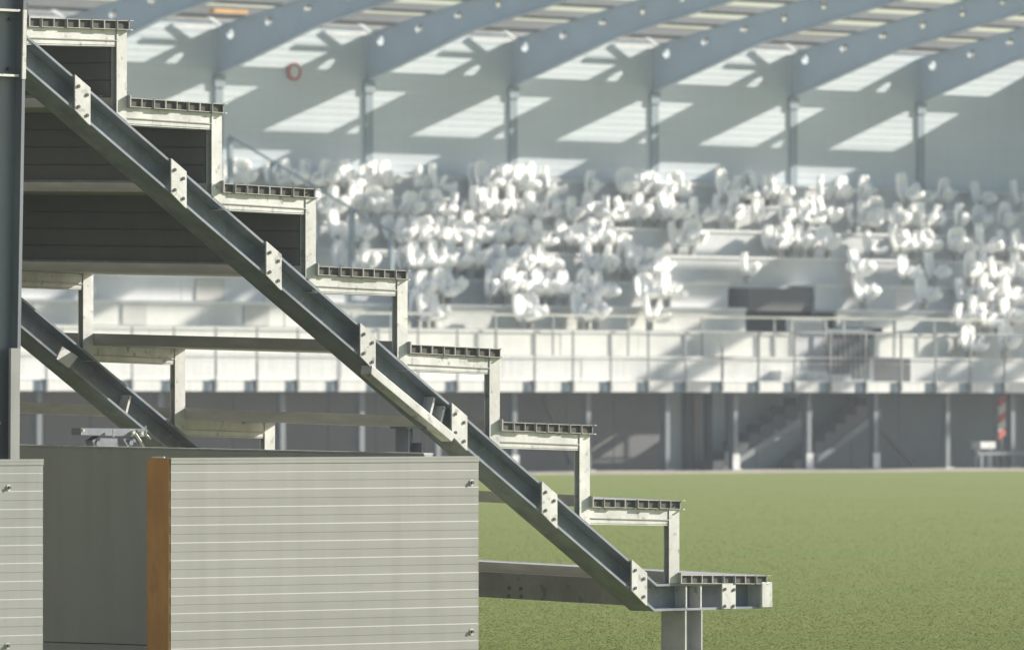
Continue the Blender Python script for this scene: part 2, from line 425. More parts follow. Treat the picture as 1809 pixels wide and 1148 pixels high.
# gate bars near the tunnel
gt = empty('tunnel_gate', (Xf(1475, YF + 1.0), YF + 1.0, RZ[0]), 'dark barred gate in front of the far stand tunnel', 'gate')
gy = YF + 1.05; gz1 = at_Y(1500, 585, gy).z
for px in range(1462, 1540, 9):
    x = Xf(px, gy); MB().box(x - .018, x + .018, gy - .015, gy + .015, RZ[0] + .05, gz1).build('bar', boltm, gt)
for z in (RZ[0] + .03, gz1 + .02):
    MB().box(Xf(1458, gy), Xf(1542, gy), gy - .02, gy + .02, z - .02, z + .02).build('frame', colm, gt)
# concrete blocks beside the tunnel
for (a, b_, c, e, lab) in ((1475, 1545, 598, 668, 'grey block beside the barred gate on the far landing'), (1545, 1610, 632, 668, 'low dark block right of the barred gate on the landing')):
    y = YF + 1.1
    p = at_Y(a, c, y); q = at_Y(b_, 668, y)
    MB().box(p.x, q.x, y + .03, y + .14, RZ[0], p.z).build('block', deckcol if a < 1500 else tunnelm, label=lab, cat='block')

# back wall
def XW(px, py=200): return at_Y(px, py, YW).x
ZWT = at_Y(1780, 103, YW).z
bw = empty('back_wall', (XW(1000), YW, 0), 'tall pale ribbed wall behind the far stand with slanting sun patches', 'wall')
zb = RZ[7] - .2
wl, wr = XW(-300), XW(2500)
COLS = [XW(p) for p in (385, 650, 905, 1155, 1400, 1625)]
BAYX = (COLS[-1] - COLS[0]) / 5
allc = [COLS[0] - BAYX * 2, COLS[0] - BAYX] + COLS + [COLS[-1] + BAYX * (j + 1) for j in range(3)]
pitchz = .16
z = zb; k = 0
while z < ZWT - .02:
    z1 = min(z + pitchz, ZWT)
    m = MB()
    m.box(wl, wr, YW + (.000 if k % 2 else .000), YW + .05, z, z1 - .014)
    m.box(wl, wr, YW + .012, YW + .048, z1 - .014, z1)
    m.build('cladding_board', wallm, bw); z = z1; k += 1
MB().box(wl, wr, YW - .03, YW + .10, ZWT, ZWT + .06).build('capping', railm, bw)
MB().box(wl, wr, YW - .12, YW - .002, RZ[8] - .1, RZ[8] + .02).build('skirting', colm, bw)

MB().box(wl, wr, YW + .0, YW + .05, ZWT + .0605, ZWT + .36).build('eave_board', brownm, bw)
# rafters, columns, purlins
ZRB = at_Y(905, 150, YW).z            # rafter underside at the column
SL = .19; RLEN = 11.0
ZRB = at_Y(905, 153, YW).z
RD = 1.06
def rafter_mesh():
    # tapered web in the YZ plane with round openings; origin at the column face, outwards along -Y
    th = .012
    hs = [.45 + 1.27 * j for j in range(8)]
    r = .115
    def zt(s): return RD + s * SL
    KN = 3.4
    def zb_(s): return RD + s * SL - (RD - .11 * s if s < KN else RD - .11 * KN)
    m = MB(); edges = [0.0]
    for h in hs: edges += [h - .3, h + .3]
    edges = sorted(edges + [RLEN, KN])
    for a, b_ in zip(edges[:-1], edges[1:]):
        hc = [h for h in hs if abs((a + b_) / 2 - h) < .01]
        if not hc:
            m.add([(x, -q, z) for x in (-th, th) for q, z in ((a, zb_(a)), (b_, zb_(b_)), (b_, zt(b_)), (a, zt(a)))], [(0, 1, 2, 3), (7, 6, 5, 4)])
            continue
        h = hc[0]; cz = zt(h) - .25; n = 24
        out = []; ring = []
        for t in range(n):
            an = 2 * math.pi * (t + .5) / n; c, s_ = math.cos(an), math.sin(an)
            ring.append((h + r * c, cz + r * s_))
            best = .3 / max(abs(c), 1e-6)
            for fn, sg in ((zt, 1), (zb_, -1)):         # hit sloping edge: cz + k*s_ = fn(h + k*c)
                sl_ = (fn(h + .01) - fn(h)) / .01; den = s_ - sl_ * c
                if abs(den) > 1e-6:
                    kk = (fn(h) - cz) / den
                    if kk > 0: best = min(best, kk)
            out.append((h + best * c, cz + best * s_))
        for xx in (-th, th):
            vs = [(xx, -p[0], p[1]) for p in ring] + [(xx, -p[0], p[1]) for p in out]
            f = [(t, (t + 1) % n, (t + 1) % n + n, t + n) for t in range(n)]
            o = len(vs)
            for q, z in ((h + .3, zt(h + .3)), (h - .3, zt(h - .3)), (h - .3, zb_(h - .3)), (h + .3, zb_(h + .3))):
                ang = math.atan2(z - cz, q - h) % (2 * math.pi)
                t = int(ang / (2 * math.pi / n) - .5) % n
                if ang < math.pi / n: t = n - 1
                vs.append((xx, -q, z)); f.append((t + n, (t + 1) % n + n, len(vs) - 1))
            m.add(vs, f)
    me = bpy.data.meshes.new('web'); me.from_pydata(m.v, [], m.f); me.materials.append(rafterm); me.update()
    fl = []
    for fn in (zb_, zt):
        q = MB()
        for a, b_ in ((0, KN), (KN, RLEN)):
            q.add([(x, -s, fn(s) + dz) for s in (a, b_) for x in (-.09, .09) for dz in (-.010, .010)],
               [(0, 1, 3, 2), (4, 6, 7, 5), (0, 4, 5, 1), (2, 3, 7, 6), (0, 2, 6, 4), (1, 5, 7, 3)])
        fl.append(q.mesh('flange', rafterm))
    slv = []
    n = 16
    for h in hs:
        cz = zt(h) - .25
        vs = []
        for xx in (-.035, .035):
            for rr in (r + .010, r):
                vs += [(xx, -(h + rr * math.cos(2 * math.pi * t / n)), cz + rr * math.sin(2 * math.pi * t / n)) for t in range(n)]
        f = []
        for t in range(n):
            t2 = (t + 1) % n
            f += [(t, t2, t2 + n, t + n), (2 * n + t, 3 * n + t, 3 * n + t2, 2 * n + t2), (t, 2 * n + t, 2 * n + t2, t2), (n + t, n + t2, 3 * n + t2, 3 * n + t)]
        slv.append(MB().add(vs, f).mesh('opening_sleeve', rafterm))
    return me, fl, slv
rm = rafter_mesh()
cw = .12
cme = MB().box(-cw, cw, -.05, -.008, 0, ZRB - RZ[7]).mesh('shaft', colm)
kme = MB().box(-cw - .04, cw + .04, -.08, -.005, ZRB - RZ[7] - .28, ZRB - RZ[7] - .02).mesh('head', colm)
ordn = ['', '', 'first', 'second', 'third', 'fourth', 'fifth', 'sixth']
rl_lab = {2: 'deep blue grey roof rafter with round openings, leftmost, above the top near tread', 3: 'roof rafter with round openings, its foot right of the red ringed sign',
          4: 'roof rafter with round openings above the middle of the back wall', 5: 'roof rafter with round openings over the long row of white seats, fourth from the left',
          6: 'roof rafter with round openings, next to the last before the shaded wall end', 7: 'last roof rafter on the right, before the unlit part of the wall'}
for j, x in enumerate(allc):
    t = empty('roof_rafter', (x, YW - .001, ZRB), rl_lab.get(j) or 'roof rafter with round openings, %s' % {0: 'hidden behind the near column', 1: 'mostly hidden behind the topmost near tread'}.get(j, 'unseen beyond the right edge, lengthened to cast shade, %s' % ['nearest', 'next', 'farthest right'][j - 8 if j > 7 else 0]), 'rafter', 'roof rafters over the far stand')
    link('web', rm[0], t, (0, 0, 0)); [link('flange', q, t, (0, 0, 0)) for q in rm[1]]; [link('opening_sleeve', q, t, (0, 0, 0)) for q in rm[2]]
    if j >= 8: t.scale = (1, 1.55, 1)  # rafters out of view, lengthened to cast shade on the front rows
    c = empty('wall_column', (x, YW, RZ[7]), {2: 'blue grey wall column left of the red ringed sign', 3: 'blue grey wall column right of the red ringed sign', 4: 'blue grey wall column in the middle of the back wall',
              5: 'blue grey wall column, fourth from the left on the back wall', 6: 'blue grey wall column left of the triangular sun patch', 7: 'dark wall column standing before the unlit wall end'}.get(j, 'wall column behind the near stand or out of view'), 'column', 'columns of the far back wall')
    link('shaft', cme, c, (0, 0, 0)); link('head', kme, c, (0, 0, 0))
for j in range(5):  # unseen longer rafters added to throw shade on the lower right rows
    t = empty('roof_rafter', (COLS[-1] + BAYX * (3.35 + j), YW - .001, ZRB), 'added longer rafter, unseen beyond the right edge, casting shade, %s one' % ['first', 'second', 'third', 'fourth', 'fifth'][j], 'rafter', 'roof rafters over the far stand')
    link('web', rm[0], t, (0, 0, 0)); [link('flange', q, t, (0, 0, 0)) for q in rm[1]]; t.scale = (1, 1.55, 1)
pl, pr = allc[0] - 1, allc[-1] + 1
np_ = 10
for j in range(np_):
    s = .95 + 1.2 * j
    z = ZRB + s * SL + RD + .014
    MB().add([(xx, YW - .02 - ss, z + (ss - s) * SL + dz) for xx in (pl, pr) for ss in (s - .13, s + .13) for dz in (0, .15)],
             [(0, 1, 3, 2), (4, 6, 7, 5), (0, 4, 5, 1), (2, 3, 7, 6), (0, 2, 6, 4), (1, 5, 7, 3)]).build('roof_purlin', darkpurl,
        label='long pale roof purlin resting on the far rafters, number %s out from the wall' % ['one', 'two', 'three', 'four', 'five', 'six', 'seven', 'eight', 'nine', 'ten'][j], cat='purlin', group='purlins of the far roof')
# zigzag braces at rafter feet
for j, x in enumerate(allc[:-1]):
    if j in (7, 8, 9): continue
    y = YW - .26; zt = ZRB + RD + .0
    xr = x - .12
    t = empty('eave_brace', (xr, y, zt), {2: 'bent white brace with an orange board end, upper left', 3: 'bent white brace at the foot of the second rafter', 4: 'bent white brace at the foot of the middle rafter',
                                           5: 'bent white brace at the foot of the fourth rafter', 6: 'bent white brace left of the last bay'}.get(j, 'bent white brace hidden by the %s' % ['tall near column', 'topmost near tread'][min(j, 1)]), 'brace', 'white braces at the rafter feet')
    MB().bar((xr - 1.45, y, zt - .02), (xr, y, zt - .02), .06, .07).build('lower_arm', whitem, t)
    MB().bar((xr, y, zt + .0), (xr - .62, y, zt + .33), .06, .07).build('upper_arm', whitem, t)

# orange board lying on a purlin
p = at_Y(418, 22, YW - 2.2)
MB().box(p.x - .75, p.x + .25, p.y - .1, p.y + .1, p.z - .04, p.z + .05).build('timber_board', orangem, label='orange timber board up in the far roof, upper left', cat='board')
# far end gable to the right (outside the picture, shades the right end)
gx = XW(1540) + 10.2
gp = [(YW - .1, RZ[0]), (YW - .1, ZWT + 1.0), (YW - 4.6, ZWT + 2.4), (YW - 7.5, RZ[0])]
MB().prismX(gp, gx, gx + .15).build('unseen_end_gable', wallm, label='unseen end wall on the right, there to shade the far stand', cat='wall')

# ringed sign
t = empty('round_sign', tuple(at_Y(520, 127, YW - .06)), 'round pale sign with a red rim high on the far wall', 'sign')
n = 28; vs = []; f = []
for yy in (-.02, .02):
    for rr in (.20, .145): vs += [(rr * math.cos(2 * math.pi * q / n), yy, rr * math.sin(2 * math.pi * q / n)) for q in range(n)]
for q in range(n):
    q2 = (q + 1) % n
    f += [(q, q2, q2 + n, q + n), (2 * n + q, 3 * n + q, 3 * n + q2, 2 * n + q2), (q, 2 * n + q, 2 * n + q2, q2), (n + q, n + q2, 3 * n + q2, 3 * n + q)]
link('rim', MB().add(vs, f).mesh('rim', redm), t, (0, 0, 0))
link('face', MB().tube((0, -.005, 0), (0, .015, 0), .147, 28).mesh('face', wallm), t, (0, 0, 0))

# sloping stair rail at the left end
ry = row_y(5)
t = empty('sloping_handrail', (Xf(480, ry), ry, RZ[3]), 'grey sloping handrail with posts descending among the left seats', 'handrail')
a, b_ = at_Y(405, 240, row_y(7)), at_Y(695, 412, row_y(3))
MB().bar(a, b_, .05, .05).build('rail', colm, t)
for px in (406, 481, 553, 622, 691):
    f_ = (px - 405) / 290.0; q = a.lerp(b_, f_)
    MB().box(q.x - .055, q.x + .055, q.y - .05, q.y + .05, max(RZ[0], q.z - 1.6 - (1.0 if px > 600 else 0)), q.z - .03).build('post', colm, t)

# red and white striped board at the right
y = YF + .62
t = empty('striped_barrier', (Xf(1771, y), y, 0), 'red and white striped barrier board under the far deck at the right', 'barrier')
zt, zl = at_Y(1771, 700, y).z, at_Y(1771, 772, y).z
xx = Xf(1771, y); ns = 5
for s in range(ns):
    za = zl + (zt - zl) * s / ns; zc = zl + (zt - zl) * (s + 1) / ns
    MB().prismY([(xx - .13, za - .06), (xx + .13, za + .06), (xx + .13, zc + .06), (xx - .13, zc - .06)], y, y + .03).build('stripe', redm if s % 2 == 0 else whitem, t)
MB().box(xx - .03, xx + .03, y + .031, y + .07, 0, zl + .6).build('stake', boltm, t)
q = at_Y(1742, 783, YF + .5)
MB().box(q.x - .30, q.x + .22, q.y - .1, q.y + .2, q.z - .12, q.z + .04).box(q.x - .28, q.x - .22, q.y, q.y + .1, 0, q.z - .121).box(q.x + .14, q.x + .2, q.y, q.y + .1, 0, q.z - .121).build('crate', whitem, label='white low crate on the ground under the deck at right', cat='crate')
q = at_Y(1770, 800, YF + .25)
MB().box(q.x - .9, q.x + 1.5, q.y - .05, q.y + .05, q.z - .05, q.z + .03).box(q.x - .8, q.x - .7, q.y - .05, q.y + .05, 0, q.z - .051).box(q.x + .8, q.x + .9, q.y - .05, q.y + .05, 0, q.z - .051).build('low_trestle', deckcol, label='low pale trestle bar by the striped board', cat='trestle')

# ------------------------------------------------------------------ seats
def sheet(outline_w, h, curve, tilt, y0, z0, th=.045, n=9, mrows=8, wob=0, seed=0):
    """a curved shell with rounded corners and thickness"""
    rs = random.Random(seed)
    front = []; 
    for r in range(mrows + 1):
        v = r / mrows
        sh = (max(0.0, 1 - abs(2 * v - 1) ** 3.2)) ** (1 / 2.4)
        sh = .30 + .70 * sh
        for c in range(n + 1):
            u = -1 + 2 * c / n
            x = u * outline_w / 2 * sh
            bul = curve * (1 - u * u) - curve * .6 * (abs(2 * v - 1) ** 2)
            zz = v * h; yy = bul + wob * rs.uniform(-1, 1)
            Y = y0 + yy * math.cos(tilt) + zz * math.sin(tilt)
            Z = z0 + zz * math.cos(tilt) - yy * math.sin(tilt)
            front.append((x + wob * rs.uniform(-1, 1), Y, Z))
    N = len(front)
    back = [(x * .98, y + th * math.cos(tilt), z - th * math.sin(tilt)) for x, y, z in front]
    f = []
    for r in range(mrows):
        for c in range(n):
            i = r * (n + 1) + c
            f.append((i, i + 1, i + n + 2, i + n + 1)); f.append((N + i, N + i + n + 1, N + i + n + 2, N + i + 1))
    for c in range(n): f.append((c, c + N, c + N + 1, c + 1)); i = mrows * (n + 1) + c; f.append((i, i + 1, i + 1 + N, i + N))
    for r in range(mrows):
        i = r * (n + 1); f.append((i, i + n + 1, i + n + 1 + N, i + N)); i += n; f.append((i, i + N, i + n + 1 + N, i + n + 1))
    return front + back, f
def torus(cx, cy, cz, R, r, axis='x', n=14, m_=7, sz=1.0):
    vs = []; f = []
    for i in range(n):
        a = 2 * math.pi * i / n
        for j in range(m_):
            b = 2 * math.pi * j / m_
            p = ((R + r * math.cos(b)) * math.cos(a), (R + r * math.cos(b)) * math.sin(a) * sz, r * 1.6 * math.sin(b))
            vs.append((cx + p[2], cy + p[0], cz + p[1]) if axis == 'x' else (cx + p[0], cy + p[2], cz + p[1]))
    for i in range(n):
        for j in range(m_):
            f.append((i * m_ + j, ((i + 1) % n) * m_ + j, ((i + 1) % n) * m_ + (j + 1) % m_, i * m_ + (j + 1) % m_))
    return vs, f
seatv = []
for sd in range(5):
    bt = [.18, .05, .28, -.05, .12][sd]; pt_ = [-1.25, -.75, -1.0, -.30, -1.45][sd]
    m1 = MB(); m1.add(*sheet(.48, .55, .06, bt, .02, .16, th=.085, wob=.012, seed=sd))
    m2 = MB(); m2.add(*sheet(.42, .34, -.06, pt_, -.04, .18, th=.075, wob=.012, seed=sd + 9))
    arms = []
    for sx in (-.20, .20):
        ma = MB(); ma.add(*sheet(.16, .26, .03, -.7 + .2 * (sd % 3), -.06, .22, th=.05, n=5, mrows=5, wob=.008, seed=sd + 3))
        ma.v = [(x * .7 + sx, y, z) for x, y, z in ma.v]; arms.append(ma.mesh('side_arm', seatm, False))
    m4 = MB().box(-.05, .05, -.02, .12, 0, .24)
    seatv.append((m1.mesh('backrest', seatm, False), m2.mesh('seat_pan', seatm, False), arms, m4.mesh('bracket', purlm)))
SEATS = {
 7: [415, 430, 487, 518, 550, 580, 613, 646, 679, 745, 775, 845, 877, 910, 942, 972, 1045, 1108, 1138, 1168, 1198, 1282, 1312, 1343, 1374, 1455, 1488, 1528, 1604, 1632, 1668, 1733, 1802],
 6: [562, 595, 628, 660, 700, 780, 812, 845, 878, 912, 945, 978, 1080, 1132, 1164, 1200, 1238, 1270, 1300, 1338, 1392, 1428, 1462, 1512, 1550, 1590, 1618, 1660, 1698, 1735, 1775],
 5: [598, 640, 700, 732, 768, 800, 832, 862, 895, 928, 958, 998, 1028, 1058, 1088, 1198, 1226, 1362, 1398, 1436, 1466, 1540, 1590, 1612, 1642, 1692, 1742, 1780, 1806],
 4: [605, 650, 718, 758, 790, 820, 852, 884, 916, 948, 1046, 1078, 1108, 1138, 1168, 1322, 1520, 1604, 1652, 1718, 1762, 1800],
 3: [735, 765, 797, 868, 902, 934, 962, 1003, 1035, 1066, 1144, 1182, 1530, 1636, 1704, 1740, 1786],
 2: [738, 770, 925, 1030, 1056, 1152, 1700, 1745, 1788],
 1: [1716, 1780]}
rown = {7: 'topmost row', 6: 'second highest row', 5: 'third highest row', 4: 'fourth highest row', 3: 'fifth highest row', 2: 'sixth highest row', 1: 'lowest row'}
_ow = ['first', 'second', 'third', 'fourth', 'fifth', 'sixth', 'seventh', 'eighth', 'ninth', 'tenth', 'eleventh', 'twelfth', 'thirteenth', 'fourteenth', 'fifteenth', 'sixteenth', 'seventeenth', 'eighteenth', 'nineteenth']
def ordinal(n): return _ow[n - 1] if n < 20 else {2: 'twentieth', 3: 'thirtieth', 4: 'fortieth'}[n // 10] if n % 10 == 0 else {2: 'twenty-', 3: 'thirty-', 4: 'forty-'}[n // 10] + _ow[n % 10 - 1]
EXTRA = {6: [730, 758, 862, 1015, 1048, 1105, 1185, 1410, 1445, 1530, 1634], 5: [715, 750, 784, 815, 846, 878, 910, 1042, 1072, 1380, 1418, 1625, 1708],
 4: [740, 774, 806, 836, 868, 900, 932, 965, 1122, 1152, 1740], 3: [750, 782, 885, 918, 948, 978, 1050, 1160, 1758], 2: [755, 940, 1042, 1722, 1765], 7: [598, 630, 662, 860, 893, 926, 1122, 1154, 1298, 1328, 1360]}
for i_, e_ in EXTRA.items(): SEATS[i_] = sorted(SEATS[i_] + e_)
for i, xs_ in SEATS.items():
    for q_, px in enumerate(xs_):
        y = row_y(i) + (random.uniform(.10, .16) if q_ % 2 else random.uniform(.36, .46))
        x = Xf(px, y, RY[i] - 20)
        v = random.choice(seatv)
        lab = 'film-wrapped white seat, %s from the left, %s of the far stand' % (ordinal(q_ + 1), rown[i])
        t = empty('stadium_seat', (x, y, RZ[i]), lab, 'seat', 'film-wrapped white seats on the far stand')
        t.rotation_euler = (0, random.uniform(-.10, .10), random.choice((random.uniform(.25, .6), random.uniform(.3, .7), random.uniform(-.2, .9))))
        s = random.uniform(1.02, 1.2); t.scale = (s * .95, s, s * random.uniform(.95, 1.12))
        link('backrest', v[0], t, (0, 0, 0)); link('seat_pan', v[1], t, (0, 0, 0)); link('bracket', v[3], t, (0, 0, 0))
        for me in v[2]: link('side_arm', me, t, (0, 0, 0))

# ================================================================== NEAR STAND
FWD = .186                                    # flange width
def P(px, py, Y=YA): q = at_Y(px, py, Y); return (q.x, q.z)
T0, T1 = P(54, 68), P(1161, 1031)
B0, B1 = P(43.5, 120), P(1156, 1079)
sl_t = (T1[1] - T0[1]) / (T1[0] - T0[0]); sl_b = (B1[1] - B0[1]) / (B1[0] - B0[0])
T2 = (P(1347, 1031)[0], T1[1]); B2 = (P(1347, 1079)[0], B1[1])
XS = P(45, 100)[0]
def topz(x): return T1[1] if x > T1[0] else T1[1] + sl_t * (x - T1[0])
def botz(x): return B1[1] if x > B1[0] else B1[1] + sl_b * (x - B1[0])
th = .013
WB = YA + FWD / 2
def flange_poly(base, x0, xk, x1, up):
    t = th / math.cos(math.atan(sl_t))
    if up: return [(x0, base(x0)), (xk, base(xk)), (x1, base(x1)), (x1, base(x1) - th), (xk - .004, base(xk) - th), (x0, base(x0) - t)]
    return [(x0, base(x0)), (xk, base(xk)), (x1, base(x1)), (x1, base(x1) + th), (xk + .004, base(xk) + th), (x0, base(x0) + t)]
XC = P(40, 100)[0]
def extr(m, poly, y0, y1):                       # concave strips as quads
    n = len(poly) // 2
    for i in range(n - 1):
        m.prismY([poly[i], poly[i + 1], poly[-2 - i], poly[-1 - i]], y0, y1)
ROWX = [50, 228, 393, 560, 723, 885, 1045, 1201]
ROWY = [31, 173, 324, 470, 608, 745, 880, 1015]
ROWX1 = [231, 398, 561, 722, 887, 1050, 1207, 1357]
ROWY1 = [37, 184, 334, 478, 616, 751, 884, 1016]
POSTX = [214, 382, 548, 710, 873, 1032, 1190]     # picture centre of the deck posts
PLATE = [143.5, 313.5, 481.5, 647.5, 809.5, 968.5, 1127]
PT = .048                                      # plank height

def zoff(Y): return (Y - YA) * DZB / BAY
shared = {}
def part(key, maker, name, m, parent, off, **kw):
    if key not in shared: shared[key] = maker().mesh(name, m, bevel=kw.get('bevel', 0))
    o = link(name, shared[key], parent, off); return o

def raker(idx, lab):
    off = Vector((0, BAY * idx, DZB * idx))
    t = empty('raker_frame', (T2[0], YA + off.y, off.z), lab, 'steel frame')
    o0 = Vector((-T2[0], -YA, 0))              # local = world coords of frame A minus its base
    def mk_top():
        m = MB(); extr(m, flange_poly(topz, XS, T1[0], T2[0], True), YA, YA + FWD); return m
    def mk_bot():
        m = MB(); extr(m, flange_poly(botz, XS, B1[0], T2[0], False), YA, YA + FWD); return m
    def mk_web():
        m = MB(); e = .012
        for a, b_ in ((XS, B1[0]), (B1[0], T1[0]), (T1[0], T2[0])):
            m.prismY([(a, topz(a) - e), (b_, topz(b_) - e), (b_, botz(b_) + e), (a, botz(a) + e)], WB - .004, WB + .004)
        return m
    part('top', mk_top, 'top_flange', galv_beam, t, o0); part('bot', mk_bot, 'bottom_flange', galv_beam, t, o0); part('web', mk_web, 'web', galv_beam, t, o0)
    for k, px in enumerate(PLATE if idx == 0 else []):
        def mk_plate(px=px):
            a, b_ = P(px - 13.5, 500)[0], P(px + 13.5, 500)[0]
            m = MB(); m.prismY([(a, topz(a) + .006), (b_, topz(b_) + .006), (b_, botz(b_) - .012), (b_ - .02, botz(b_ - .02) - .012), (a, botz(a) + .0)], YA - .012, YA - .002)
            return m
        po = part(('plate', k), mk_plate, 'connection_plate', galv, t, o0)
        for q, (du, zz) in enumerate(((-7.5, .22), (-7.5, .82), (7.5, .26), (7.5, .86))):
            def mk_b(px=px, du=du, zz=zz):
                x = P(px + du, 500)[0]; z = topz(x) * (1 - zz) + botz(x) * zz
                return MB().tube((x, YA - .017, z), (x, YA - .0118, z), .0095, 8)
            b_ = part(('bolt', k, q), mk_b, 'bolt', boltm, po, (0, 0, 0))
    # stiffeners in the level foot
    for px in (1213, 1239):
        def mk_s(px=px):
            x = P(px, 1050)[0]; return MB().box(x - .005, x + .005, YA + .002, WB - .005, botz(x) + th + .001, topz(x) - th - .001)
        part(('st', px), mk_s, 'stiffener', galv, t, o0)
    for px in (770, 788) if idx == 0 else (788,):
        def mk_s2(px=px):
            x = P(px, 700)[0]; tz, bz = topz(x) - .03, botz(x + .03) + .05
            return MB().prismY([(x, tz), (x + .012, tz - .01), (x - .02, bz), (x - .032, bz + .01)], YA + .015, WB - .005)
        part(('st2', px), mk_s2, 'slanted_stiffener', galv, t, o0)
    def mk_fp():
        a, b_ = P(1273.5, 1055)[0], P(1297, 1055)[0]
        return MB().box(a, b_, YA - .012, YA - .002, botz(a) + .004, topz(a) - .004)
    po = part('fplate', mk_fp, 'connection_plate', galv, t, o0)
    for q, (px, py) in enumerate(((1278, 1040), (1293.5, 1041), (1277.5, 1070), (1292.5, 1070))):
        def mk_b(px=px, py=py):
            x, z = P(px, py); return MB().tube((x, YA - .017, z), (x, YA - .0118, z), .0095, 8)
        part(('fbolt', q), mk_b, 'bolt', boltm, po, (0, 0, 0))
    def mk_end():
        a, b_ = P(1341, 1055)[0], P(1361, 1055)[0]
        return MB().box(a, b_, YA - .02, YA + FWD, botz(a) + .002, topz(a) - .002)
    part('endp', mk_end, 'end_plate', galv, t, o0, bevel=.006)
    # deck posts and arms
    for k, px in enumerate(POSTX):
        xa, xb = P(px - 8, 500)[0], P(px + 10, 500)[0]
        zt_ = P(px, ROWY1[k] + 15)[1]
        zb_ = topz(xb)
        def mk_post():
            m = MB()
            m.prismY([(xa, topz(xa) + .002), (xb, topz(xb) + .002), (xb, zt_), (xa, zt_)], YA + .0, YA + .005)
            m.prismY([(xb - .005, topz(xb) + .006), (xb, topz(xb) + .002), (xb, zt_), (xb - .005, zt_)], YA + .0052, YA + .037)
            m.prismY([(xa, topz(xa) + .002), (xb, topz(xb) + .002), (xb, zt_), (xa, zt_)], YA + .0372, YA + .042); return m
        part(('post', k), mk_post, 'deck_post', galv, t, o0)
        pxl = 47 if k == 0 else POSTX[k - 1] + 10
        x0 = P(pxl, 500)[0] + .001; x1 = xa - .001
        zl = P(pxl, (ROWY[k] + 16))[1]; zr = zt_ + .002
        hh = .088
        def mk_arm():
            return MB().prismY([(x0, zl), (x1, zr - .004), (x1, zr - hh), (x0, zl - hh)], YA + .004, YA + .034)
        part(('arm', k), mk_arm, 'deck_arm', galv, t, o0, bevel=.003)
        def mk_lip():
            return MB().prismY([(x0, zl - .055), (x1, zr - .059), (x1, zr - .064), (x0, zl - .060)], YA - .001, YA + .0035)
        part(('lip', k), mk_lip, 'arm_lip', alu, t, o0)
        def mk_underlip():
            return MB().prismY([(x0, zl - hh - .001), (x1, zr - hh - .001), (x1, zr - hh - .005), (x0, zl - hh - .005)], YA + .004, YA + .12)
        part(('ulip', k), mk_underlip, 'arm_lower_lip', galv, t, o0)
    return t
rkA = raker(0, 'near galvanised raking beam with stepped posts running down across the picture')
rkB = raker(1, 'shaded second raking beam behind the rusty post, lower left')
rkC = raker(2, 'third raking beam hidden behind the near cladding')

